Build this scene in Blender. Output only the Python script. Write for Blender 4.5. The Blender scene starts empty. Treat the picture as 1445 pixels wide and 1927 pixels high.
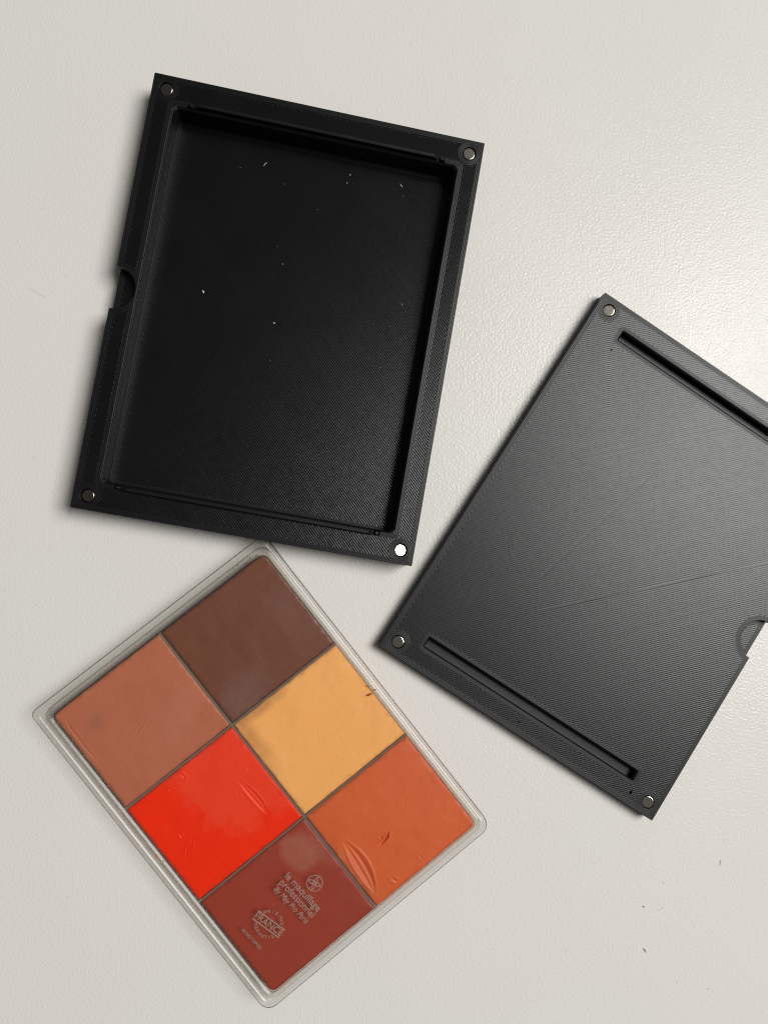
import bpy, math, random
import numpy as np
from mathutils import Vector, Matrix
from mathutils.geometry import tessellate_polygon

random.seed(7)
rng = np.random.default_rng(11)
MM = 0.001
scene = bpy.context.scene
COL = scene.collection

# ------------------------------------------------------------------ camera
F_PX, CAM_H, RX, RY = 1441.7, 0.180, -0.0342, -0.0785
def rot(ax, t):
    return Matrix.Rotation(t, 3, ax)
S3 = Matrix(((1, 0, 0), (0, -1, 0), (0, 0, -1)))
w2c = S3 @ rot('X', RX) @ rot('Y', RY) @ S3
cam_data = bpy.data.cameras.new('camera')
cam = bpy.data.objects.new('camera', cam_data)
COL.objects.link(cam)
cam.matrix_world = Matrix.Translation((0, 0, CAM_H)) @ w2c.transposed().to_4x4()
cam_data.sensor_fit = 'HORIZONTAL'
cam_data.sensor_width = 36.0
cam_data.lens = 36.0 * F_PX / 1445.0
cam_data.clip_start = 0.005
cam_data.clip_end = 20.0
cam_data.dof.use_dof = True
cam_data.dof.focus_distance = 0.1775
cam_data.dof.aperture_fstop = 14.0
scene.camera = cam

# ------------------------------------------------------------------ light
world = bpy.data.worlds.new('World')
scene.world = world
world.use_nodes = True
bg = world.node_tree.nodes['Background']
bg.inputs['Color'].default_value = (1.0, 0.95, 0.89, 1)
bg.inputs['Strength'].default_value = 0.075

lamp_data = bpy.data.lights.new('ceiling_panel_light', 'AREA')
lamp_data.shape = 'RECTANGLE'
lamp_data.size = 1.2
lamp_data.size_y = 1.2
lamp_data.energy = 73.0
lamp_data.color = (1.0, 0.968, 0.915)
lamp = bpy.data.objects.new('ceiling_panel_light', lamp_data)
COL.objects.link(lamp)
lamp.location = (1.38, 0.32, 2.18)
lamp.rotation_euler = (Vector((0, 0, 0)) - lamp.location).to_track_quat('-Z', 'Y').to_euler()

scene.view_settings.view_transform = 'Standard'
scene.view_settings.look = 'None'
scene.view_settings.exposure = 0.0
scene.view_settings.gamma = 1.0
scene.view_settings.use_curve_mapping = False
try:
    scene.cycles.max_bounces = 14
    scene.cycles.transmission_bounces = 12
    scene.cycles.transparent_max_bounces = 24
    scene.cycles.blur_glossy = 0.3
    scene.cycles.use_denoising = False
    scene.cycles.filter_width = 1.15
    scene.cycles.use_adaptive_sampling = False
    scene.cycles.caustics_reflective = False
    scene.cycles.caustics_refractive = False
except Exception:
    pass

# ------------------------------------------------------------------ node helpers
class G:
    """small wrapper so that shader maths reads as maths"""
    def __init__(self, name):
        self.mat = bpy.data.materials.new(name)
        self.mat.use_nodes = True
        self.nt = self.mat.node_tree
        self.nt.nodes.clear()
        self.out = self.nt.nodes.new('ShaderNodeOutputMaterial')
    def node(self, t, **kw):
        n = self.nt.nodes.new(t)
        for k, v in kw.items():
            setattr(n, k, v)
        return n
    def put(self, sock, v):
        if isinstance(v, V):
            v = v.s
        if hasattr(v, 'is_output'):
            self.nt.links.new(v, sock)
        else:
            sock.default_value = v
    def m(self, op, a, b=0.0, c=None):
        n = self.node('ShaderNodeMath', operation=op)
        self.put(n.inputs[0], a)
        self.put(n.inputs[1], b)
        if c is not None:
            self.put(n.inputs[2], c)
        return V(self, n.outputs[0])
    def coords(self, scale=1000.0):
        tc = self.node('ShaderNodeTexCoord')
        vm = self.node('ShaderNodeVectorMath', operation='SCALE')
        self.nt.links.new(tc.outputs['Object'], vm.inputs[0])
        vm.inputs['Scale'].default_value = scale
        sp = self.node('ShaderNodeSeparateXYZ')
        self.nt.links.new(vm.outputs[0], sp.inputs[0])
        return vm.outputs[0], V(self, sp.outputs[0]), V(self, sp.outputs[1]), V(self, sp.outputs[2])
    def noise(self, vec, scale, detail=2.0, rough=0.5, dim='3D'):
        n = self.node('ShaderNodeTexNoise', noise_dimensions=dim)
        self.put(n.inputs['Vector'], vec)
        n.inputs['Scale'].default_value = scale
        n.inputs['Detail'].default_value = detail
        n.inputs['Roughness'].default_value = rough
        return V(self, n.outputs[0])
    def ramp(self, v, a, b, lo=0.0, hi=1.0, smooth=True):
        n = self.node('ShaderNodeMapRange', interpolation_type='SMOOTHSTEP' if smooth else 'LINEAR')
        self.put(n.inputs[0], v)
        for i, x in enumerate((a, b, lo, hi)):
            n.inputs[i + 1].default_value = x
        return V(self, n.outputs[0])
    def mixc(self, f, a, b):
        n = self.node('ShaderNodeMix', data_type='RGBA')
        self.put(n.inputs[0], f)
        self.put(n.inputs[6], a)
        self.put(n.inputs[7], b)
        return n.outputs[2]
    def mixf(self, f, a, b):
        return a + f * (b - a) if isinstance(a, V) else (self.m('SUBTRACT', b, a) * f + a)
    def bump(self, h, strength=1.0, dist=1.0, normal=None):
        n = self.node('ShaderNodeBump')
        n.inputs['Strength'].default_value = strength
        n.inputs['Distance'].default_value = dist
        self.put(n.inputs['Height'], h)
        if normal is not None:
            self.nt.links.new(normal, n.inputs['Normal'])
        return n.outputs[0]
    def principled(self, **kw):
        n = self.node('ShaderNodeBsdfPrincipled')
        for k, v in kw.items():
            self.put(n.inputs[k.replace('_', ' ')], v)
        return n
    def done(self, shader):
        self.nt.links.new(shader, self.out.inputs['Surface'])
        return self.mat

class V:
    def __init__(self, g, s):
        self.g, self.s = g, s
    def __add__(self, o): return self.g.m('ADD', self, o)
    __radd__ = __add__
    def __sub__(self, o): return self.g.m('SUBTRACT', self, o)
    def __rsub__(self, o): return self.g.m('SUBTRACT', o, self)
    def __mul__(self, o): return self.g.m('MULTIPLY', self, o)
    __rmul__ = __mul__
    def __truediv__(self, o): return self.g.m('DIVIDE', self, o)
    def abs(self): return self.g.m('ABSOLUTE', self)
    def min(self, o): return self.g.m('MINIMUM', self, o)
    def max(self, o): return self.g.m('MAXIMUM', self, o)
    def lt(self, o): return self.g.m('LESS_THAN', self, o)
    def gt(self, o): return self.g.m('GREATER_THAN', self, o)
    def floor(self): return self.g.m('FLOOR', self)
    def frac(self): return self.g.m('FRACT', self)
    def sqrt(self): return self.g.m('SQRT', self)
    def sin(self): return self.g.m('SINE', self)

def hyp(a, b):
    return (a * a + b * b).sqrt()

# ------------------------------------------------------------------ materials
def mat_table():
    g = G('table_laminate')
    vec, x, y, z = g.coords()
    fine = g.noise(vec, 1.75, 1.5, 0.5)
    mid = g.noise(vec, 0.55, 1.0)
    big = g.noise(vec, 0.035, 2.0)
    blot = g.noise(vec, 0.013, 1.0)
    h = fine * 0.088 + mid * 0.03 + big * 0.03
    col = g.mixc(g.ramp(blot, 0.35, 0.65), (0.722, 0.724, 0.702, 1), (0.735, 0.720, 0.698, 1))
    speck = g.noise(vec, 0.9, 0.0)
    col = g.mixc(g.ramp(speck, 0.80, 0.84, 0.0, 0.25), col, (0.55, 0.52, 0.48, 1))
    p = g.principled(Base_Color=col, Roughness=g.ramp(g.noise(vec, 0.03, 4.0, 0.6), 0.3, 0.7, 0.19, 0.30), IOR=1.45, Specular_IOR_Level=0.30)
    g.put(p.inputs['Normal'], g.bump(h * MM, 1.0, 1.0))
    return g.done(p.outputs[0])

def mat_print(name, rects, circles, arcs, lines, dirsign, scuff=None, zlim=None, base=(0.0030, 0.0031, 0.0032), rough=0.25, amp=0.028):
    """printed plastic: diagonal infill tracks, and outline tracks that follow every edge"""
    g = G(name)
    vec, x, y, z = g.coords()
    PITCH = 0.47
    wob = g.noise(vec, 0.25, 1.0) * 0.35
    d = None
    for (x0, x1, y0, y1) in rects:               # distance to each outline
        dx = (x - (x0 + x1) / 2).abs() - (x1 - x0) / 2
        dy = (y - (y0 + y1) / 2).abs() - (y1 - y0) / 2
        ox, oy = dx.max(0.0), dy.max(0.0)
        sd = (hyp(ox, oy) + dx.max(dy).min(0.0)).abs()
        d = sd if d is None else d.min(sd)
    for (cx, cy, r) in circles:
        d = d.min((hyp(x - cx, y - cy) - r).abs())
    for (cx, cy, r) in arcs:
        d = d.min((hyp(x - cx, y - cy) - r).abs())
    edge = d.lt(1.16)
    u = (x + y) * 0.70711 if dirsign > 0 else (x - y) * 0.70711
    uu = (u + wob * 0.12) / PITCH
    k = uu.floor()
    wn = g.node('ShaderNodeTexWhiteNoise', noise_dimensions='1D')
    g.put(wn.inputs['W'], k)
    rnd = V(g, wn.outputs[0])
    fr = uu.frac() - 0.5
    hin = (0.25 - fr * fr) * 4.0
    hin = hin * amp * (0.65 + g.noise(vec, 0.6, 2.0) * 0.7) + rnd * 0.004
    vv = d / 0.385
    fe = vv.frac() - 0.5
    hout = (0.25 - fe * fe) * 0.070 + 0.016
    # little beads where the infill turns at the outline
    t = (x + y) * 0.70711 if dirsign < 0 else (x - y) * 0.70711
    band = (d - 1.3).abs().lt(0.26)
    bead = ((t * (3.14159 / PITCH * 1.0)).sin() + 0.4) * 0.005 * band
    h = hin * (1.0 - edge) + hout * edge + bead
    grain = g.noise(vec, 3.2, 2.0, 0.6)
    h = h + grain * 0.007
    sheen = None
    for (ax, ay, bx, by, wd, amp) in lines:       # raised or sunken drags of the nozzle
        L = math.hypot(bx - ax, by - ay)
        ux, uy = (bx - ax) / L, (by - ay) / L
        along = (x - ax) * ux + (y - ay) * uy
        across = ((x - ax) * (-uy) + (y - ay) * ux).abs()
        inside = along.gt(0.0) * along.lt(L)
        h = h + g.ramp(across, 0.0, wd, amp, 0.0) * inside
    # upper faces only carry the tracks; the upright faces show layer lines
    geo = g.node('ShaderNodeNewGeometry')
    spn = g.node('ShaderNodeSeparateXYZ')
    tcn = g.node('ShaderNodeTexCoord')
    g.nt.links.new(tcn.outputs['Normal'], spn.inputs[0])
    up = V(g, spn.outputs[2]).gt(0.7)
    fz = (z / 0.24).frac() - 0.5
    hz = (0.25 - fz * fz).sqrt() * 0.06
    h = h * up + hz * (1.0 - up)
    patch = g.noise(vec, 0.09, 3.0, 0.55)
    r = g.ramp(patch, 0.3, 0.7, rough - 0.004, rough + 0.006) + rnd * 0.012 + edge * 0.11
    c = g.mixc(g.ramp(patch, 0.35, 0.7), (*base, 1), (base[0] * 1.25, base[1] * 1.25, base[2] * 1.22, 1))
    dust = g.noise(vec, 2.6, 1.0)
    c = g.mixc(g.ramp(dust, 0.78, 0.86, 0.0, 0.10), c, (0.30, 0.30, 0.29, 1))
    p = g.principled(Base_Color=c, Roughness=r, IOR=1.45, Specular_Tint=(0.93, 0.965, 1.0, 1))
    bev = g.node('ShaderNodeBevel', samples=4)
    bev.inputs['Radius'].default_value = 0.16 * MM
    g.put(p.inputs['Normal'], g.bump(h * MM, 0.9, 1.0, bev.outputs[0]))
    return g.done(p.outputs[0])

def mat_metal(name, col, rough, dirt):
    g = G(name)
    vec, x, y, z = g.coords()
    n = g.noise(vec, 1.6, 4.0, 0.65)
    c = g.mixc(g.ramp(n, 0.45, 0.75, 0.0, dirt), (*col, 1), (0.16, 0.13, 0.10, 1))
    p = g.principled(Base_Color=c, Metallic=1.0, Roughness=g.ramp(n, 0.3, 0.7, rough, rough + 0.08))
    g.put(p.inputs['Normal'], g.bump(n * (0.008 * MM), 1.0, 1.0))
    return g.done(p.outputs[0])

def mat_clear(name, tint, rough, haze, glass=0.0, haze_col=(0.75, 0.72, 0.66)):
    """clear moulded plastic: Fresnel reflection over tinted see-through, optional refraction and haze"""
    g = G(name)
    vec, x, y, z = g.coords()
    n = g.noise(vec, 0.35, 3.0)
    nrm = g.bump(n * (0.003 * MM), 1.0, 1.0)
    tr = g.node('ShaderNodeBsdfTransparent')
    tr.inputs[0].default_value = (*tint, 1)
    gl = g.node('ShaderNodeBsdfGlossy')
    gl.inputs['Roughness'].default_value = rough
    g.nt.links.new(nrm, gl.inputs['Normal'])
    fr = g.node('ShaderNodeFresnel')
    geo = g.node('ShaderNodeNewGeometry')           # straight-through sheet: same reflectance from both sides
    g.put(fr.inputs['IOR'], 1.49 - V(g, geo.outputs['Backfacing']) * (1.49 - 1 / 1.49))
    mx = g.node('ShaderNodeMixShader')
    g.nt.links.new(fr.outputs[0], mx.inputs[0])
    g.nt.links.new(tr.outputs[0], mx.inputs[1])
    g.nt.links.new(gl.outputs[0], mx.inputs[2])
    sh = mx.outputs[0]
    if glass > 0:
        rf = g.node('ShaderNodeBsdfGlass')
        rf.inputs['IOR'].default_value = 1.49
        rf.inputs['Roughness'].default_value = 0.0
        rf.inputs['Color'].default_value = (*tint, 1)
        g.nt.links.new(nrm, rf.inputs['Normal'])
        m2 = g.node('ShaderNodeMixShader')
        m2.inputs[0].default_value = glass
        g.nt.links.new(sh, m2.inputs[1])
        g.nt.links.new(rf.outputs[0], m2.inputs[2])
        sh = m2.outputs[0]
    if haze > 0:
        df = g.node('ShaderNodeBsdfDiffuse')
        df.inputs[0].default_value = (*haze_col, 1)
        m3 = g.node('ShaderNodeMixShader')
        m3.inputs[0].default_value = haze
        g.nt.links.new(sh, m3.inputs[1])
        g.nt.links.new(df.outputs[0], m3.inputs[2])
        sh = m3.outputs[0]
    return g.done(sh)

def mat_cream(name, col, deep, rough, smudges_and_sheen=(), mottled=0.5, spec=0.5, box=None, mud=(0.2, 0.09, 0.06)):
    g = G(name)
    vec, x, y, z = g.coords()
    a = g.noise(vec, 0.11, 3.0, 0.6)
    b = g.noise(vec, 1.4, 4.0, 0.7)
    c = g.mixc(g.ramp(a, 0.38, 0.68, 0.0, mottled), (*col, 1), (*deep, 1))
    c = g.mixc(g.ramp(b, 0.66, 0.80, 0.0, 0.16), c, (min(col[0] * 1.35 + .03, 1), col[1] * 1.5 + .03, col[2] * 1.6 + .03, 1))
    fl = g.noise(vec, 2.1, 1.0, 0.5)
    c = g.mixc(g.ramp(fl, 0.735, 0.77, 0.0, 0.55), c, (deep[0] * 0.45, deep[1] * 0.4, deep[2] * 0.4, 1))
    r = g.ramp(a, 0.3, 0.7, rough, rough + 0.10)
    for (cx, cy, rx, ry, ang, scol, amt, soft) in smudges_and_sheen:   # dried smears, and the red cream's hazy sheen painted as colour
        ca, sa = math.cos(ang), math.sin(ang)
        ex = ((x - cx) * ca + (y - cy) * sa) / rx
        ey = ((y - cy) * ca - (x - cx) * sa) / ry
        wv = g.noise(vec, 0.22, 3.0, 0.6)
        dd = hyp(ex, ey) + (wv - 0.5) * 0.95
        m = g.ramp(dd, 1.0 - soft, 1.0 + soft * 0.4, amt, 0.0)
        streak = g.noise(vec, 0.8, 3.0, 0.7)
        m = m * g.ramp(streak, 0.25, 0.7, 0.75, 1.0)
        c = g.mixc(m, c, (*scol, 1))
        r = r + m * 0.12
    if box:                                        # neighbouring colours rubbed in along the dividers
        ed = (x - box[0]).min(box[1] - x).min((y - box[2]).min(box[3] - y))
        en = g.noise(vec, 0.45, 4.0, 0.65)
        c = g.mixc(g.ramp(ed + (en - 0.5) * 2.6, -0.1, 0.9, 0.55, 0.0), c, (*mud, 1))
    p = g.principled(Base_Color=c, Roughness=r, IOR=1.42, Specular_IOR_Level=spec)
    mp = g.node('ShaderNodeMapping')               # spatula drag along one direction
    g.nt.links.new(vec, mp.inputs['Vector'])
    mp.inputs['Rotation'].default_value = (0, 0, math.radians(25 + 60 * col[0]))
    mp.inputs['Scale'].default_value = (0.16, 1.5, 1)
    sw = g.noise(mp.outputs[0], 1.0, 4.0, 0.6)
    g.put(p.inputs['Roughness'], r + (sw - 0.5) * 0.30)
    h = g.noise(vec, 0.5, 4.0, 0.6) * 0.045 + b * 0.014 + sw * 0.020
    g.put(p.inputs['Normal'], g.bump(h * MM, 0.8, 1.0))
    return g.done(p.outputs[0])

def mat_plain(name, col, rough=0.7):
    g = G(name)
    vec, x, y, z = g.coords()
    n = g.noise(vec, 2.0, 2.0)
    c = g.mixc(g.ramp(n, 0.3, 0.7, 0.0, 0.4), (*col, 1), (col[0] * .7, col[1] * .7, col[2] * .7, 1))
    p = g.principled(Base_Color=c, Roughness=rough)
    return g.done(p.outputs[0])

# ------------------------------------------------------------------ mesh helpers (coordinates in mm)
class MB:
    def __init__(self):
        self.v, self.f = [], []
    def add(self, pts):
        i = len(self.v)
        self.v += [tuple(p) for p in pts]
        return i
    def cap(self, loops, z, up=True):
        flat = [p for l in loops for p in l]
        tris = tessellate_polygon([[Vector((p[0], p[1], 0)) for p in l] for l in loops])
        i = self.add([(p[0], p[1], z) for p in flat])
        for t in tris:
            a, b, c = (flat[k] for k in t)
            ccw = (b[0] - a[0]) * (c[1] - a[1]) - (b[1] - a[1]) * (c[0] - a[0])
            if abs(ccw) < 1e-9:
                continue
            t = list(t)
            if (ccw > 0) != up:
                t.reverse()
            self.f.append([i + k for k in t])
    def wall(self, lo, z0, hi, z1, outward=True, closed=True):
        """lo/hi: loops of equal length, counter-clockwise; outward: faces look away from the loop's middle"""
        n = len(lo)
        i = self.add([(p[0], p[1], z0) for p in lo])
        j = self.add([(p[0], p[1], z1) for p in hi])
        for k in range(n if closed else n - 1):
            q = (k + 1) % n
            f = [i + k, i + q, j + q, j + k]
            if not outward:
                f.reverse()
            self.f.append(f)
    def box(self, x0, x1, y0, y1, z0, z1):
        l = [(x0, y0), (x1, y0), (x1, y1), (x0, y1)]
        self.cap([l], z0, False)
        self.cap([l], z1, True)
        self.wall(l, z0, l, z1)
    def build(self, name, mat, parent=None, smooth=False):
        me = bpy.data.meshes.new(name)
        me.from_pydata([(a * MM, b * MM, c * MM) for a, b, c in self.v], [], self.f)
        me.update()
        me.materials.append(mat)
        if smooth:
            me.polygons.foreach_set('use_smooth', [True] * len(me.polygons))
        o = bpy.data.objects.new(name, me)
        COL.objects.link(o)
        if parent is not None:
            o.parent = parent
        return o

def rrect(x0, x1, y0, y1, r, n=6):
    pts = []
    ra, rb, rc, rd = r if isinstance(r, (tuple, list)) else (r, r, r, r)
    for cx, cy, a0, r in ((x1 - ra, y0 + ra, -90, ra), (x1 - rb, y1 - rb, 0, rb), (x0 + rc, y1 - rc, 90, rc), (x0 + rd, y0 + rd, 180, rd)):
        for k in range(n + 1):
            a = math.radians(a0 + 90 * k / n)
            pts.append((cx + r * math.cos(a), cy + r * math.sin(a)))
    return pts

def circle(cx, cy, r, n=40):
    return [(cx + r * math.cos(2 * math.pi * k / n), cy + r * math.sin(2 * math.pi * k / n)) for k in range(n)]

def empty(name, loc, rz, label, cat, group=None):
    o = bpy.data.objects.new(name, None)
    o.empty_display_size = 0.01
    COL.objects.link(o)
    o.location = loc
    o.rotation_euler = (0, 0, rz)
    o['label'] = label
    o['category'] = cat
    if group:
        o['group'] = group
    return o

# ------------------------------------------------------------------ the table
tb = MB()
tb.box(-330, 360, -330, 360, -22, 0)
table = tb.build('table_top', mat_table())
table['kind'] = 'structure'
table['label'] = 'off white laminate table top with fine orange peel texture'

# ------------------------------------------------------------------ shared sizes (mm)
HW, HL = 38.18, 49.80                 # half outer width and length of tray and lid
MX, MY = 35.04, 46.66                 # magnet centres
MAGS = [(-MX, MY), (MX, MY), (MX, -MY), (-MX, -MY)]
NR = 4.85                             # thumb notch radius

def notch_outline(side, r=0.25):
    """outer outline with a half-round bite in the middle of the side at x = side*HW"""
    base = rrect(-HW, HW, -HL, HL, r, 3)
    n = 22
    pts = []
    if side > 0:
        arc = [(HW - NR * math.sin(math.pi * k / n), -NR * math.cos(math.pi * k / n)) for k in range(n + 1)]
        for i, p in enumerate(base):
            pts.append(p)
            if i == 3:
                pts += arc
    else:
        arc = [(-HW + NR * math.sin(math.pi * k / n), NR * math.cos(math.pi * k / n)) for k in range(n + 1)]
        for i, p in enumerate(base):
            pts.append(p)
            if i == 11:
                pts += arc
    return pts, arc

def magnet(parent, x, y, ztop, tx, ty, mat, r=1.47):
    """nickel disc with a rounded rim, sitting slightly askew in its hole"""
    prof = [(0, 0), (r - 0.26, 0), (r - 0.14, -0.03), (r - 0.05, -0.09), (r, -0.20), (r, -1.0)]
    mb = MB()
    n = 40
    idx = []
    for (rr, zz) in prof[1:]:
        idx.append(mb.add([(rr * math.cos(2 * math.pi * k / n), rr * math.sin(2 * math.pi * k / n), zz) for k in range(n)]))
    top = mb.add([((r - 0.26) * math.cos(2 * math.pi * k / n), (r - 0.26) * math.sin(2 * math.pi * k / n), 0) for k in range(n)])
    mb.f.append([top + k for k in range(n)])
    for a, b in zip(idx[:-1], idx[1:]):
        for k in range(n):
            q = (k + 1) % n
            mb.f.append([a + k, b + k, b + q, a + q])
    o = mb.build('magnet', mat, parent, True)
    o.location = (x * MM, y * MM, ztop * MM)
    o.rotation_euler = (tx, ty, 0)
    return o

NICKEL = mat_metal('nickel_plate', (0.62, 0.57, 0.50), 0.17, 0.55)
NICKEL_DIM_REFLECT = mat_metal('dim_reflect_nickel_plate', (0.34, 0.31, 0.27), 0.17, 0.9)  # same nickel darkened: colour stands in for the dark reflection in these magnets

# ------------------------------------------------------------------ the deep tray
TRAY_H, FLOOR_Z, NOTCH_Z = 7.49, 1.4, 4.45
IX, IY = 32.6, 42.9
tray = empty('black_tray', (-9.16 * MM, 49.28 * MM, 0), -0.1732,
             'deep black 3D printed tray with empty rectangular well and thumb notch', 'tray')
mt = mat_print('black_print_tray',
               [(-HW, HW, -HL, HL), (-IX - .35, IX + .35, -IY - .35, IY + .35)],
               [(mx, my, 1.55) for mx, my in MAGS], [(-HW, 0, NR)],
               [], 1)
out, arc = notch_outline(-1)
plain = rrect(-HW, HW, -HL, HL, 0.25, 3)
def well(grow):
    c = 0.9
    a, b = IX + grow, IY + grow
    return [(-a + c, -b), (a - c, -b), (a, -b + c), (a, b - c), (a - c, b), (-a + c, b), (-a, b - c), (-a, -b + c)]
mb = MB()
mb.cap([plain], 0, False)
mb.wall(plain, 0, plain, NOTCH_Z)
mb.wall(out, NOTCH_Z, out, TRAY_H)
mb.cap([arc], NOTCH_Z, True)
holes = [circle(mx, my, 1.55) for mx, my in MAGS]
mb.cap([out, well(0.4)] + holes, TRAY_H, True)
mb.wall(well(0.0), TRAY_H - 0.45, well(0.4), TRAY_H, False)
mb.wall(well(0.0), FLOOR_Z, well(0.0), TRAY_H - 0.45, False)
mb.cap([well(0.0)], FLOOR_Z, True)
for hl in holes:
    mb.wall(hl, TRAY_H - 1.3, hl, TRAY_H, False)
    mb.cap([hl], TRAY_H - 1.3, True)
mb.build('tray_body', mt, tray)

mr = mat_print('black_print_ridge', [(-27.7, 27.9, 42.95, 44.25), (-27.7, 27.9, -44.25, -42.95)], [], [], [], 1)
for s in (1, -1):                      # raised locating ridges that drop into the lid's slots
    mb = MB()
    y0, y1 = (43.35, 44.35) if s > 0 else (-44.35, -43.35)
    z0, z1 = TRAY_H + 0.004, TRAY_H + 1.25
    lo = rrect(-27.9, 28.1, y0, y1, 0.3, 3)
    hi = rrect(-26.9, 27.1, y0 + 0.12, y1 - 0.12, 0.3, 3)
    mb.wall(lo, z0, lo, z1 - 0.8)
    mb.wall(lo, z1 - 0.8, hi, z1)
    mb.cap([hi], z1, True)
    mb.cap([lo], z0, False)
    mb.build('locating_ridge', mr, tray)
    for e in (-1, 1):                  # melted lump at each end of the ridge
        mb = MB()
        xa, xb = (28.2, 29.9) if e > 0 else (-29.7, -28.0)
        ya, yb = (43.15, 44.3) if s > 0 else (-44.3, -43.15)
        lo = rrect(xa, xb, ya, yb, 0.25, 2)
        hi = rrect(xa + .45, xb - .5, ya + .3, yb - .35, 0.1, 2)
        mb.wall(lo, z0, hi, TRAY_H + 0.75)
        mb.cap([hi], TRAY_H + 0.75, True)
        mb.cap([lo], z0, False)
        mb.build('ridge_end', mr, tray)

magnet(tray, *MAGS[0], TRAY_H - 0.30, 0.10, -0.10, NICKEL_DIM_REFLECT)
magnet(tray, *MAGS[1], TRAY_H - 0.14, 0.03, 0.02, NICKEL_DIM_REFLECT)
magnet(tray, *MAGS[2], TRAY_H - 0.06, -0.105, 0.215, NICKEL)
magnet(tray, *MAGS[3], TRAY_H - 0.28, 0.06, -0.13, NICKEL_DIM_REFLECT)

# ------------------------------------------------------------------ the flat lid
LID_H, SLOT_Z, LNOTCH_Z = 3.5, 1.3, 1.7
lid = empty('slotted_plate', (71.88 * MM, -3.76 * MM, 0), -0.5741,
            'flat dark grey 3D printed lid with two long slots', 'lid')
SX0, SX1 = -29.3, 29.0
slots = [(SX0, SX1, 42.05, 44.25), (SX0, SX1, -44.25, -42.05)]
ml = mat_print('black_print_lid',
               [(-HW, HW, -HL, HL)] + slots,
               [(mx, my, 1.55) for mx, my in MAGS], [(HW, 0, NR)],
               [(-11.4, -23.2, 30.2, 16.9, 0.30, 0.018), (-5.1, 19.7, -14.9, -16.6, 0.6, -0.015),
                (-28.0, 6.0, -2.0, 32.0, 0.3, 0.004), (2.0, -22.0, 33.0, 9.0, 0.3, 0.004)], -1, base=(0.0036, 0.0037, 0.0039), rough=0.335, amp=0.020)
out, arc = notch_outline(1)
pit = [(30.3 + 0.32 * math.cos(a) * k, -46.9 + 0.45 * math.sin(a) * k) for a, k in
       ((0, 1), (.7, .7), (1.4, 1.3), (2.2, 1.1), (3.1, .8), (3.9, 1.0), (4.6, 1.3), (5.4, .7))]
mb = MB()
mb.cap([plain], 0, False)
mb.wall(plain, 0, plain, LNOTCH_Z)
mb.wall(out, LNOTCH_Z, out, LID_H)
mb.cap([arc], LNOTCH_Z, True)
holes = [circle(mx, my, 1.55) for mx, my in MAGS]
sl = [rrect(*s, 0.25, 3) for s in slots]
sg = [rrect(s[0] - .4, s[1] + .4, s[2] - .4, s[3] + .4, 0.45, 3) for s in slots]
pits = [pit, circle(-29.5, 38.9, 0.22, 7), circle(-1.1, -47.2, 0.2, 6), circle(-12.6, -47.0, 0.13, 6)]
mb.cap([out] + pits + holes + sg, LID_H, True)
for hl in holes + pits:
    mb.wall(hl, LID_H - 1.3, hl, LID_H, False)
    mb.cap([hl], LID_H - 1.3, True)
for hl, hg in zip(sl, sg):
    mb.wall(hl, SLOT_Z, hl, LID_H - 0.35, False)
    mb.wall(hl, LID_H - 0.35, hg, LID_H, False)
    mb.cap([hl], SLOT_Z, True)
mb.build('lid_body', ml, lid)
magnet(lid, *MAGS[0], LID_H - 0.16, 0.07, -0.11, NICKEL)
magnet(lid, *MAGS[1], LID_H - 0.16, 0.0, 0.0, NICKEL)
magnet(lid, *MAGS[2], LID_H - 0.08, 0.08, -0.10, NICKEL)
magnet(lid, *MAGS[3], LID_H - 0.16, 0.05, -0.08, NICKEL)

# ------------------------------------------------------------------ the make-up palette
PAL = (-12.41, -52.29)
PA = 0.66167
pal = empty('makeup_palette', (PAL[0] * MM, PAL[1] * MM, 0), PA,
            'clear plastic makeup palette holding six brown, red and orange creams', 'palette')
CLEAR_TOP = mat_clear('clear_cover_plastic', (0.995, 0.993, 0.985), 0.22, 0.0)
CLEAR_WALL = mat_clear('clear_wall_plastic', (0.978, 0.973, 0.962), 0.24, 0.0)
CLEAR_SKIRT = mat_clear('clear_skirt_plastic', (0.984, 0.980, 0.972), 0.24, 0.0)
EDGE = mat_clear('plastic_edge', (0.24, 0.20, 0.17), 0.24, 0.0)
CLEAR_DIV = mat_clear('clear_divider_plastic', (0.90, 0.86, 0.81), 0.08, 0.34, 0.0, (0.46, 0.39, 0.33))
EMBOSS = mat_clear('raised_letter_plastic', (0.86, 0.84, 0.82), 0.20, 0.24, 0.0, (0.70, 0.63, 0.57))

CZ = 4.45
def facet_ring(mb, o, i, z0, zt, f=0.42):
    """ring between two rounded rectangles (x0,x1,y0,y1,radii) whose top is bevelled to both sides"""
    def lerp(t):
        out = [o[k] + (i[k] - o[k]) * t for k in range(4)]
        ro = o[4] if isinstance(o[4], tuple) else (o[4],) * 4
        ri = i[4] if isinstance(i[4], tuple) else (i[4],) * 4
        return out + [tuple(a + (b - a) * t for a, b in zip(ro, ri))]
    w = abs(i[0] - o[0])
    drop = (f - 0.06) * w * math.tan(math.radians(15.5))
    dro2 = (f - 0.06) * w * math.tan(math.radians(25))
    prof = [(0, z0), (0, zt - drop - 0.12), (0.06, zt - drop), (f, zt), (1 - f, zt), (0.94, zt - dro2), (1, zt - dro2 - 0.12), (1, z0)]
    marks = []
    loops = [rrect(*lerp(t)) for t, _ in prof]
    for a in range(len(prof) - 1):
        f0 = len(mb.f)
        mb.wall(loops[a], prof[a][1], loops[a + 1], prof[a + 1][1], True)
        if a in (1, 5):
            marks += range(f0, len(mb.f))
    return marks

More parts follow.
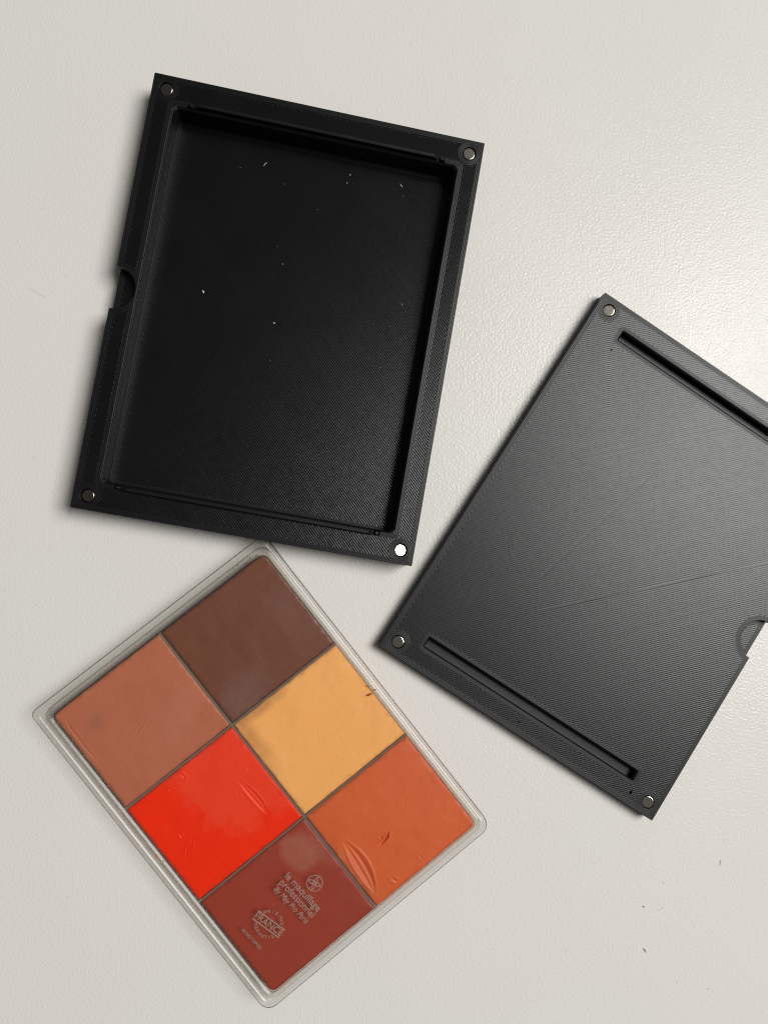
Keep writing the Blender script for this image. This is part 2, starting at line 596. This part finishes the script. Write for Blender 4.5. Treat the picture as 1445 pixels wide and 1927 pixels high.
# base tray: floor, upright rim with rounded top
mb = MB()
bo = (-30.75, 30.6, -40.8, 41.0, 2.4)
bi = (-29.30, 29.25, -39.72, 39.30, 1.5)
mb.cap([rrect(*bo)], 0.02, False)
mb.wall(rrect(*bo), 0.02, rrect(*bo), 0.9)
mb.cap([rrect(*bi)], 0.9, True)
marks = facet_ring(mb, bo, bi, 0.9, 4.85)
base = mb.build('base_tray', CLEAR_WALL, pal)
base.data.materials.append(EDGE)
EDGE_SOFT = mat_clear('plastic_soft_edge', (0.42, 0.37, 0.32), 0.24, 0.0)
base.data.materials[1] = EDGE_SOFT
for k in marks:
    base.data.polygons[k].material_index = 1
# cover: plate with rounded border, skirt below it, raised bead near its edge
cx0, cx1, cy0, cy1 = -32.3, 31.8, -41.8, 42.7
cover_z0, cover_z1 = 4.98, 5.6
def inset(d, rad=0):
    k = 1 - d / 4.0
    return (cx0 + d, cx1 - d, cy0 + d, cy1 - d, (2.7 * k, 1.9 * k, 1.5 * k, 2.7 * k))
cov = MB()
cov.cap([rrect(*inset(0, 3.4))], cover_z0, False)
prev, pz = rrect(*inset(0, 3.4)), cover_z0
for k in range(7):
    a = math.pi / 2 * k / 6
    cur, cz = rrect(*inset(0.38 * (1 - math.cos(a)), 3.4 - 0.38 * (1 - math.cos(a)))), cover_z1 - 0.38 + 0.38 * math.sin(a)
    cov.wall(prev, pz, cur, cz)
    prev, pz = cur, cz
cov.cap([prev], cover_z1, True)
cover = cov.build('cover', CLEAR_TOP, pal)
cover.data.polygons.foreach_set('use_smooth', [len(p.vertices) == 4 for p in cover.data.polygons])
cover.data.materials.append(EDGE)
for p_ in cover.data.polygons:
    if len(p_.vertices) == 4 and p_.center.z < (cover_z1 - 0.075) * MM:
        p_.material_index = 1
mb = MB()
so, si = rrect(*inset(0.01, 3.4)), rrect(*inset(0.9, 2.5))
mb.wall(so, 0.9, so, 4.94)
mb.cap([so, si], 0.9, False)
skirt = mb.build('skirt', CLEAR_SKIRT, cover)
mb = MB()
facet_ring(mb, inset(0.75, 2.2), inset(1.65, 1.6), cover_z1 + .004, cover_z1 + 0.30, 0.40)
mb.build('border_bead', CLEAR_TOP, cover)

# dividers between the creams
DV = 0.25
YC = (13.03, -13.35)
def divider(x0, x1, y0, y1):
    mb = MB()
    mb.box(x0, x1, y0, y1, 0.92, 4.24)
    return mb.build('divider', CLEAR_DIV, pal)
divider(-DV, DV, -39.7, 39.3)
for yc in YC:
    divider(-29.3, -DV - .01, yc - DV, yc + DV)
    divider(DV + .01, 29.25, yc - DV, yc + DV)

# creams
def smooth_noise(shape, cells, seed):
    r = np.random.default_rng(seed)
    gx = np.linspace(0, cells - 1e-6, shape[0])
    gy = np.linspace(0, cells - 1e-6, shape[1])
    grid = r.standard_normal((cells + 2, cells + 2))
    i, j = gx.astype(int), gy.astype(int)
    fx, fy = (gx - i)[:, None], (gy - j)[None, :]
    fx, fy = fx * fx * (3 - 2 * fx), fy * fy * (3 - 2 * fy)
    a = grid[np.ix_(i, j)]; b = grid[np.ix_(i + 1, j)]
    c = grid[np.ix_(i, j + 1)]; d = grid[np.ix_(i + 1, j + 1)]
    return (a * (1 - fx) + b * fx) * (1 - fy) + (c * (1 - fx) + d * fx) * fy

def stroke(X, Y, pts, w, depth, lip=0.5):
    """a scratch along a polyline: groove with a pushed-up lip"""
    best = np.full(X.shape, 1e9)
    tt = np.zeros(X.shape)
    n = len(pts) - 1
    for k in range(n):
        (ax, ay), (bx, by) = pts[k], pts[k + 1]
        L2 = (bx - ax) ** 2 + (by - ay) ** 2
        t = np.clip(((X - ax) * (bx - ax) + (Y - ay) * (by - ay)) / L2, 0, 1)
        d = np.hypot(X - ax - t * (bx - ax), Y - ay - t * (by - ay))
        m = d < best
        best = np.where(m, d, best)
        tt = np.where(m, (k + t) / n, tt)
    taper = np.clip(np.sin(np.pi * np.clip(tt, 0.03, 0.97)), 0.15, 1) ** 0.6
    ww = w * taper
    return -depth * taper * np.exp(-(best / ww) ** 2) + depth * lip * taper * np.exp(-((best - 2.0 * ww) / (0.8 * ww)) ** 2)

def nail(X, Y, cx, cy, ang, ln, wd, depth, ridges, seed):
    """lens-shaped finger-nail scrape with a few ridges along it"""
    ca, sa = math.cos(ang), math.sin(ang)
    u = ((X - cx) * ca + (Y - cy) * sa) / ln
    v = (-(X - cx) * sa + (Y - cy) * ca) / wd
    v = v + 0.35 * (u * u - 0.4)
    prof = 1 - u * u
    e = np.clip(prof, 0, None) ** 0.8
    ins = np.abs(v) < e
    q = np.where(e > 1e-3, v / np.maximum(e, 1e-3), 2)
    h = np.where(ins, -depth * (1 - q ** 2) ** 1.0 * e + depth * 0.42 * np.cos(q * math.pi * ridges) * e, 0)
    rim = np.exp(-((np.abs(q) - 1.05) / 0.14) ** 2) * depth * 0.75 * np.clip(prof, 0, 1)
    return h + np.where(np.abs(q) < 1.6, rim, 0)

def cream(label, x0, x1, y0, y1, mat, marks, rc, seed, rough=1.0):
    step = 0.17
    nx, ny = int((x1 - x0) / step) + 1, int((y1 - y0) / step) + 1
    X, Y = np.meshgrid(np.linspace(x0, x1, nx), np.linspace(y0, y1, ny), indexing='ij')
    sx, sy = rc                                   # which corner is rounded
    if sx:
        R = 1.6
        ccx = (x1 - R) if sx > 0 else (x0 + R)
        ccy = (y1 - R) if sy > 0 else (y0 + R)
        dx, dy = (X - ccx) * sx, (Y - ccy) * sy
        m = (dx > 0) & (dy > 0)
        ln = np.hypot(dx, dy)
        k = np.where(m, np.maximum(dx, dy) / np.maximum(ln, 1e-6), 1)
        X = np.where(m, ccx + (X - ccx) * k, X)
        Y = np.where(m, ccy + (Y - ccy) * k, Y)
    ex, ey = np.minimum(X - x0, x1 - X), np.minimum(Y - y0, y1 - Y)   # ragged borders
    X = X + 0.03 * np.clip(smooth_noise(X.shape, 26, seed + 5), -1.2, 1.6) * np.exp(-ex / 0.5) * np.where(X > (x0 + x1) / 2, 1, -1)
    Y = Y + 0.03 * np.clip(smooth_noise(X.shape, 26, seed + 6), -1.2, 1.6) * np.exp(-ey / 0.5) * np.where(Y > (y0 + y1) / 2, 1, -1)
    Z = np.full(X.shape, CZ - 0.25)
    Z += smooth_noise(X.shape, 4, seed) * 0.07 * rough + smooth_noise(X.shape, 11, seed + 1) * 0.026 * rough \
        + smooth_noise(X.shape, 30, seed + 2) * 0.006 * rough
    ed = np.maximum(np.minimum(ex, ey), 0)
    en = smooth_noise(X.shape, 22, seed + 3)
    Z -= 0.20 * np.exp(-ed / (0.28 + 0.12 * np.clip(en, -1, 1.5)))
    for f in marks:
        Z += f(X, Y)
    Z = np.minimum(Z, CZ + 0.42)
    verts = np.stack([X, Y, Z], -1).reshape(-1, 3)
    idx = np.arange(nx * ny).reshape(nx, ny)
    q = np.stack([idx[:-1, :-1], idx[1:, :-1], idx[1:, 1:], idx[:-1, 1:]], -1).reshape(-1, 4)
    per = np.concatenate([idx[:-1, 0], idx[-1, :-1], idx[:0:-1, -1], idx[0, :0:-1]])
    low = verts[per].copy()
    low[:, 2] = 0.94
    b0 = len(verts)
    n = len(per)
    lo = b0 + np.arange(n)
    side = np.stack([lo, np.roll(lo, -1), np.roll(per, -1), per], -1)
    verts = np.concatenate([verts, low]) * MM
    faces = np.concatenate([q, side])
    me = bpy.data.meshes.new('cream')
    me.vertices.add(len(verts))
    me.vertices.foreach_set('co', verts.astype(np.float32).ravel())
    me.loops.add(faces.size)
    me.loops.foreach_set('vertex_index', faces.astype(np.int32).ravel())
    me.polygons.add(len(faces))
    me.polygons.foreach_set('loop_start', np.arange(0, faces.size, 4, dtype=np.int32))
    me.polygons.foreach_set('loop_total', np.full(len(faces), 4, dtype=np.int32))
    me.update(calc_edges=True)
    me.polygons.foreach_set('use_smooth', np.arange(len(faces)) < len(q))
    me.materials.append(mat)
    o = bpy.data.objects.new('cream', me)
    COL.objects.link(o)
    o.parent = pal
    o['label'] = label
    return o

def pan(ix, iy):
    xs = (-29.22, -0.30) if ix < 0 else (0.30, 29.18)
    ys = {1: (YC[0] + 0.3, 39.22), 0: (YC[1] + 0.3, YC[0] - 0.3), -1: (-39.62, YC[1] - 0.3)}[iy]
    return (*xs, *ys)

def tiny_marks(box, n, seed, depth=0.05, w=0.10, ln=1.6):
    r = np.random.default_rng(seed)
    out = []
    for _ in range(n):
        x = r.uniform(box[0] + 2, box[1] - 2); y = r.uniform(box[2] + 2, box[3] - 2)
        a = r.normal(0.9, 0.6); l = r.uniform(0.3, 1.0) * ln
        p = [(x, y), (x + l * math.cos(a), y + l * math.sin(a)),
             (x + 1.6 * l * math.cos(a + .5), y + 1.6 * l * math.sin(a + .5))]
        d = depth * r.uniform(0.5, 1.2)
        out.append(lambda X, Y, p=p, d=d: stroke(X, Y, p, w, d))
    return out

MUD = (0.27, 0.16, 0.12)
b = pan(1, 1)
cream('dark chocolate brown cream', *b,
      mat_cream('dark_brown_cream', (0.176, 0.063, 0.036), (0.155, 0.048, 0.027), 0.36,
                [(b[0] + 5, b[2] + 3, 9, 5, 0.3, (0.20, 0.12, 0.10), 0.45, 0.8),
                 (b[1] - 4, (b[2] + b[3]) / 2, 3, 9, 0.0, (0.20, 0.08, 0.06), 0.5, 0.9)], 0.7, box=b, mud=(0.10, 0.035, 0.025)),
      tiny_marks(b, 22, 3, 0.05, 0.09, 1.8) + [
          lambda X, Y: stroke(X, Y, [(14.8, 23.2), (13.8, 19.4)], 0.10, 0.06),
          lambda X, Y: stroke(X, Y, [(5.5, 18.5), (4.9, 15.2)], 0.10, 0.06),
          lambda X, Y: stroke(X, Y, [(17.2, 18.2), (17.4, 16.0), (17.7, 14.8)], 0.10, 0.05)], (1, 1), 21, 0.7)
b = pan(-1, 1)
cream('medium reddish brown cream', *b,
      mat_cream('medium_brown_cream', (0.505, 0.158, 0.086), (0.455, 0.133, 0.069), 0.40,
                [(b[0] + 6, b[3] - 7, 3.2, 2.2, 0.2, (0.30, 0.11, 0.065), 0.45, 0.9),
                 (b[1] - 8, b[2] + 9, 7, 4, 0.5, (0.50, 0.20, 0.13), 0.4, 0.9)], 0.6, box=b, mud=(0.30, 0.095, 0.05)),
      tiny_marks(b, 20, 5, 0.06, 0.10, 1.7) + [
          lambda X, Y: stroke(X, Y, [(-12.4, 26.5), (-16.4, 25.2), (-19.2, 23.9)], 0.14, 0.15),
          lambda X, Y: stroke(X, Y, [(-28.7, 24.5), (-26.1, 24.2)], 0.12, 0.12),
          lambda X, Y: stroke(X, Y, [(-27.2, 37.5), (-27.9, 34.5), (-27.9, 29.0), (-27.6, 22.0)], 0.25, 0.08)],
      (-1, 1), 31)
b = pan(1, 0)
cream('pale yellow ochre cream with muddy edge', *b,
      mat_cream('ochre_cream', (0.985, 0.478, 0.145), (0.98, 0.455, 0.128), 0.45,
                [(b[0] + 1.5, b[3] - 5, 2.2, 9, 0.0, (0.42, 0.16, 0.055), 0.55, 0.9),
                 (b[0] + 7, b[3] - 0.8, 8, 1.4, 0.0, (0.40, 0.17, 0.06), 0.6, 0.9)], 0.5, 0.35, box=b, mud=(0.62, 0.24, 0.07)),
      tiny_marks(b, 26, 8, 0.08, 0.10, 0.9), (0, 0), 41)
b = pan(-1, 0)
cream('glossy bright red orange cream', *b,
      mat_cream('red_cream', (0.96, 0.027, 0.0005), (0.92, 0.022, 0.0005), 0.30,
                [(-6.5, 5.0, 12.5, 15.5, 0.45, (0.90, 0.064, 0.024), 0.75, 0.25)], 0.4, 0.22, box=b, mud=(0.55, 0.03, 0.008)),  # lighter patch: smear film with its hazy sheen put into the colour
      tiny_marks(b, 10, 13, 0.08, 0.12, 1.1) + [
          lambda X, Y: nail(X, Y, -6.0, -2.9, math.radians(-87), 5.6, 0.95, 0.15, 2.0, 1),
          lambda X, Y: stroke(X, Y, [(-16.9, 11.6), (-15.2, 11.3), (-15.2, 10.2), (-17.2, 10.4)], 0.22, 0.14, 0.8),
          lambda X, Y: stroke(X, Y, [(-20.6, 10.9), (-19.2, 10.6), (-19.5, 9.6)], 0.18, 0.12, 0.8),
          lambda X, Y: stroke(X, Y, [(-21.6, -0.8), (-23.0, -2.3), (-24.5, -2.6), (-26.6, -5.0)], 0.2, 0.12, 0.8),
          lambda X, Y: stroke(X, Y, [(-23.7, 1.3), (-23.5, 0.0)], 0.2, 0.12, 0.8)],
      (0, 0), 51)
b = pan(1, -1)
cream('burnt orange cream with scraped corner', *b,
      mat_cream('burnt_orange_cream', (0.70, 0.124, 0.029), (0.66, 0.108, 0.024), 0.42,
                [(1.8, -31.0, 2.0, 8.0, 0.0, (0.58, 0.15, 0.065), 0.5, 0.8)], 0.5, box=b, mud=(0.42, 0.07, 0.022)),
      tiny_marks(b, 16, 17, 0.09, 0.12, 0.7) + [
          lambda X, Y: nail(X, Y, 3.0, -30.2, math.radians(-97), 7.3, 1.7, 0.26, 2.6, 2),
          lambda X, Y: stroke(X, Y, [(13.0, -27.9), (11.8, -28.8), (10.6, -29.0), (8.8, -29.2)], 0.24, 0.55, 0.5),
          lambda X, Y: stroke(X, Y, [(11.4, -27.4), (10.4, -28.0), (10.8, -28.5)], 0.16, 0.22, 0.5),
          lambda X, Y: stroke(X, Y, [(16.1, -36.3), (14.7, -37.2), (15.1, -37.9)], 0.15, 0.12, 0.6),
          lambda X, Y: stroke(X, Y, [(6.7, -36.7), (7.4, -38.4)], 0.3, 0.12, 0.8),
          lambda X, Y: stroke(X, Y, [(26.2, -38.2), (26.5, -38.5)], 0.2, 0.25, 0.3)],
      (1, -1), 61)
b = pan(-1, -1)
cream('deep maroon cream under the raised lettering', *b,
      mat_cream('maroon_cream', (0.325, 0.043, 0.021), (0.295, 0.037, 0.017), 0.40,
                [(-5.8, -18.9, 4.0, 4.9, 0.25, (0.40, 0.135, 0.085), 0.62, 0.4), (-2.2, -20.5, 2.6, 5.5, 0.2, (0.36, 0.115, 0.075), 0.5, 0.8)], 0.4, box=b, mud=(0.22, 0.03, 0.016)),
      tiny_marks(b, 4, 23, 0.03, 0.10, 0.6), (-1, -1), 71, 0.6)

# raised lettering on the cover (reads along the palette's long side)
def text_mesh(body, size, depth, shear=0.0, spacing=1.0):
    cu = bpy.data.curves.new('text', 'FONT')
    cu.body = body
    cu.size = size * MM
    cu.extrude = depth * MM / 2
    cu.resolution_u = 3
    cu.shear = shear
    cu.space_character = spacing
    cu.align_x = 'CENTER'
    cu.align_y = 'CENTER'
    ob = bpy.data.objects.new('text', cu)
    COL.objects.link(ob)
    bpy.context.view_layer.update()
    dg = bpy.context.evaluated_depsgraph_get()
    me = bpy.data.meshes.new_from_object(ob.evaluated_get(dg))
    bpy.data.objects.remove(ob)
    return me

TZ = cover_z1 + 0.10
def lettering(body, size, x, y, rz=-math.pi / 2, width=None, shear=0.0, spacing=1.0, label=None):
    me = text_mesh(body, size, 0.16, shear, spacing)
    me.materials.clear()
    me.materials.append(EMBOSS)
    o = bpy.data.objects.new('lettering', me)
    COL.objects.link(o)
    o.parent = cover
    o.location = (x * MM, y * MM, TZ * MM)
    o.rotation_euler = (0, 0, rz)
    if width:
        xs = [v.co.x for v in me.vertices]
        k = width * MM / (max(xs) - min(xs))
        o.scale = (k, 1, 1)
    return o

D90 = math.pi / 2
A1 = math.radians(4.5)
lettering('le maquillage', 2.25, -10.0, -25.9, A1 - D90, 10.8, spacing=0.95)
lettering('professionnel', 2.25, -11.85, -26.2, A1 - D90, 10.6, spacing=0.95)
lettering('By May Pro Paris', 1.75, -13.75, -26.4, A1 - D90, 10.6, shear=0.3)
FX, FY, FA = -20.1, -26.6, math.radians(15.0)      # middle and tilt of the round stamp
lettering('FRANCE', 2.0, FX, FY, FA - D90, 7.3)
lettering('MODELE DEPOSE', 0.95, -24.95, -26.7, math.radians(5.5) - D90, 5.9)
for s_ in (1, -1):
    mb = MB()
    mb.box(-3.7, 3.7, s_ * 1.03 - 0.09, s_ * 1.03 + 0.09, -.08, .08)
    o = mb.build('stamp_line', EMBOSS, cover)
    o.location = (FX * MM, FY * MM, TZ * MM)
    o.rotation_euler = (0, 0, FA - D90)
for k, ch in enumerate('ORIGINE'):           # upper arc, letters stand outwards
    a = FA + math.radians(53 - 106 * k / 6)
    lettering(ch, 0.98, FX + 2.85 * math.cos(a), FY + 2.85 * math.sin(a), a - D90)
for k, ch in enumerate('GARANTIE'):          # lower arc, letters stand inwards
    a = FA + math.radians(180 - 56 + 112 * k / 7)
    lettering(ch, 0.98, FX + 2.85 * math.cos(a), FY + 2.85 * math.sin(a), a + D90)
# round emblem with four leaf loops
mb = MB()
EX, EY, ER = -6.8, -26.0, 1.85
a_, b_ = circle(EX, EY, ER, 36), circle(EX, EY, ER - 0.2, 36)
mb.cap([a_, b_], TZ + .08, True)
mb.wall(a_, TZ - .08, a_, TZ + .08)
mb.wall(b_, TZ - .08, b_, TZ + .08, False)
for ang, ln, wd in ((150, 1.55, 0.62), (62, 1.5, 0.55), (-30, 1.5, 0.6), (-112, 1.45, 0.5)):
    a = math.radians(ang - 38)
    def leaf(k):
        pts = []
        for t in range(24):
            th = 2 * math.pi * t / 24
            u = 0.5 - 0.5 * math.cos(th)
            v = math.sin(th) * (0.75 + 0.25 * math.cos(th))
            px_, py_ = (0.08 + u * ln), v * wd
            mx_, my_ = 0.08 + ln * 0.5, 0
            px_, py_ = mx_ + (px_ - mx_) * k, py_ * k
            pts.append((EX + px_ * math.cos(a) - py_ * math.sin(a), EY + px_ * math.sin(a) + py_ * math.cos(a)))
        return pts
    o_, i_ = leaf(1.0), leaf(0.5)
    area = sum(o_[i][0] * o_[(i + 1) % 24][1] - o_[(i + 1) % 24][0] * o_[i][1] for i in range(24))
    if area < 0:
        o_.reverse(); i_.reverse()
    mb.cap([o_, i_], TZ + .08, True)
    mb.wall(o_, TZ - .08, o_, TZ + .08)
    mb.wall(i_, TZ - .08, i_, TZ + .08, False)
mb.build('emblem', EMBOSS, cover)

# crumbs of cream caught between cover and base
CRUMB = mat_plain('orange_crumb', (0.55, 0.16, 0.03), 0.5)
CRUMB_D = mat_plain('brown_crumb', (0.16, 0.09, 0.05), 0.5)
def blob(name, pts, r, mat, parent, z, seed, squash=0.6):
    """small irregular lump drawn along a few points"""
    rr = random.Random(seed)
    mb = MB()
    n = 8
    rings = []
    m = len(pts)
    for i, p in enumerate(pts):
        q0, q1 = pts[max(i - 1, 0)], pts[min(i + 1, m - 1)]
        t = Vector((q1[0] - q0[0], q1[1] - q0[1], 0))
        t = t.normalized() if t.length > 0 else Vector((1, 0, 0))
        s = Vector((-t.y, t.x, 0))
        k = 0.35 if i in (0, m - 1) else 1.0
        ring = []
        for j in range(n):
            a = 2 * math.pi * j / n
            q = r * k * rr.uniform(0.8, 1.15)
            o = s * (q * math.cos(a))
            ring.append((p[0] + o.x, p[1] + o.y, z + q * squash * math.sin(a) + (p[2] if len(p) > 2 else 0)))
        rings.append(mb.add(ring))
    for a, b2 in zip(rings[:-1], rings[1:]):
        for j in range(n):
            k = (j + 1) % n
            mb.f.append([a + j, a + k, b2 + k, b2 + j])
    mb.f.append([rings[0] + j for j in range(n)][::-1])
    mb.f.append([rings[-1] + j for j in range(n)])
    return mb.build(name, mat, parent, True)

blob('crumb', [(27.7, -0.8), (28.2, -0.9), (28.8, -1.1), (29.3, -1.2)], 0.21, CRUMB, pal, 4.72, 1)
blob('crumb', [(29.5, -0.5), (29.9, -0.8), (30.3, -0.9)], 0.2, CRUMB, pal, 4.86, 2, 0.2)
blob('crumb', [(29.2, 1.1), (29.3, 0.7), (29.4, 0.4)], 0.16, CRUMB_D, pal, 4.86, 3, 0.3)
blob('crumb', [(-30.1, 1.2), (-30.2, 0.6), (-30.0, 0.1)], 0.2, CRUMB, pal, 4.86, 4, 0.2)
blob('crumb', [(-29.7, -0.9), (-29.6, -1.3)], 0.24, CRUMB, pal, 4.86, 5, 0.2)
for i in range(9):
    x = 18 + i * 1.15 + random.uniform(-.3, .3)
    y = 40.2 + random.uniform(-.5, .5)
    blob('crumb', [(x, y), (x + .25, y + .1), (x + .5, y + random.uniform(-.2, .2))], random.uniform(.10, .2), CRUMB_D, pal, 4.87, 10 + i, 0.2)

# ------------------------------------------------------------------ lint and crumbs lying about
LINT = mat_plain('white_lint', (0.72, 0.70, 0.66), 0.8)
HAIR = mat_plain('grey_hair', (0.42, 0.39, 0.35), 0.6)
GRIT = mat_plain('grey_grit', (0.36, 0.33, 0.29), 0.8)
S_INV = Matrix(w2c.transposed())
def ground(px, py, z):
    """where the line of sight through a photo pixel meets the plane z (mm)"""
    d = S_INV @ Vector(((px - 722.5) / F_PX, -(py - 963.5) / F_PX, -1.0))
    t = (z * MM - CAM_H) / d.z
    return (d.x * t / MM, d.y * t / MM)

def bit(name, pxs, r, mat, z, seed, label, cat, group=None, squash=0.7):
    pts = [ground(a, b3, z) for a, b3 in pxs]
    cx = sum(p[0] for p in pts) / len(pts)
    cy = sum(p[1] for p in pts) / len(pts)
    o = blob(name, [(p[0] - cx, p[1] - cy) for p in pts], r, mat, None, r * squash, seed, squash)
    o.location = (cx * MM, cy * MM, z * MM + 0.00001)
    o['label'] = label
    o['category'] = cat
    if group:
        o['group'] = group
    return o

FZ = FLOOR_Z
for i, (pxs, r) in enumerate([
        ([(381, 546), (383, 549), (383, 552)], 0.20), ([(514, 607), (516, 608), (517, 609)], 0.17),
        ([(658, 328), (659, 329), (659, 330)], 0.15), ([(652, 343), (653, 344), (654, 344)], 0.13),
        ([(753, 345), (755, 349), (757, 352)], 0.10), ([(759, 368), (759, 369)], 0.10),
        ([(502, 305), (498, 309), (496, 312)], 0.07), ([(508, 677), (509, 678)], 0.11),
        ([(715, 691), (716, 692)], 0.13), ([(597, 394), (598, 395)], 0.09), ([(535, 346), (536, 346)], 0.08),
        ([(452, 314), (453, 315)], 0.09), ([(756, 570), (757, 575)], 0.08), ([(522, 462), (523, 463)], 0.07),
        ([(532, 495), (533, 498)], 0.08), ([(733, 613), (734, 614)], 0.08)]):
    bit('lint_speck', pxs, r, LINT, FZ, 40 + i, {
        0: 'largest comma shaped white lint speck on the floor of the black tray',
        1: 'second largest, round white lint dot on the floor of the black tray',
        4: 'thin slanted grey lint fibre on the floor of the black tray',
        6: 'short bent grey lint thread on the floor of the black tray'}.get(
            i, 'tiny pale lint dot on the floor of the black tray'), 'lint', 'lint specks in the black tray')
bit('lint_fibre', [(353, 203), (358, 210), (362, 216), (366, 219)], 0.06, LINT, FZ + 0.0, 60,
    'thin pale fibre in the corner of the black tray', 'fibre')
bit('hair', [(52, 543), (57, 543.2), (62, 545), (68, 550), (74, 554), (81, 557), (88, 561)], 0.026, HAIR, 0, 61,
    'short thin wavy hair lying on the bare table', 'hair')
for i, (pxs, r) in enumerate([
        ([(1209, 1706), (1211, 1707), (1213, 1708)], 0.24), ([(1210, 1785), (1213, 1789), (1216, 1793)], 0.24),
        ([(1247, 1660), (1248, 1664)], 0.12), ([(1357, 1618), (1355, 1624), (1354, 1630)], 0.10),
        ([(1274, 1847), (1275, 1849)], 0.11), ([(1333, 1860), (1330, 1863)], 0.13), ([(1248, 1707), (1238, 1715)], 0.055),
        ([(1144, 1677), (1145, 1678)], 0.08), ([(1281, 1697), (1281, 1699)], 0.07), ([(1223, 1845), (1224, 1846)], 0.08)]):
    bit('grit_speck', pxs, r * 0.85, GRIT, 0, 80 + i, {
        0: 'round grey crumb lying on the table near the flat lid',
        1: 'largest oval grey crumb lying on the table near the flat lid',
        6: 'short straight dark fibre lying on the table near the flat lid'}.get(
            i, 'tiny grey grit speck on the table near the flat lid'), 'grit', 'grit specks on the table', 0.4)
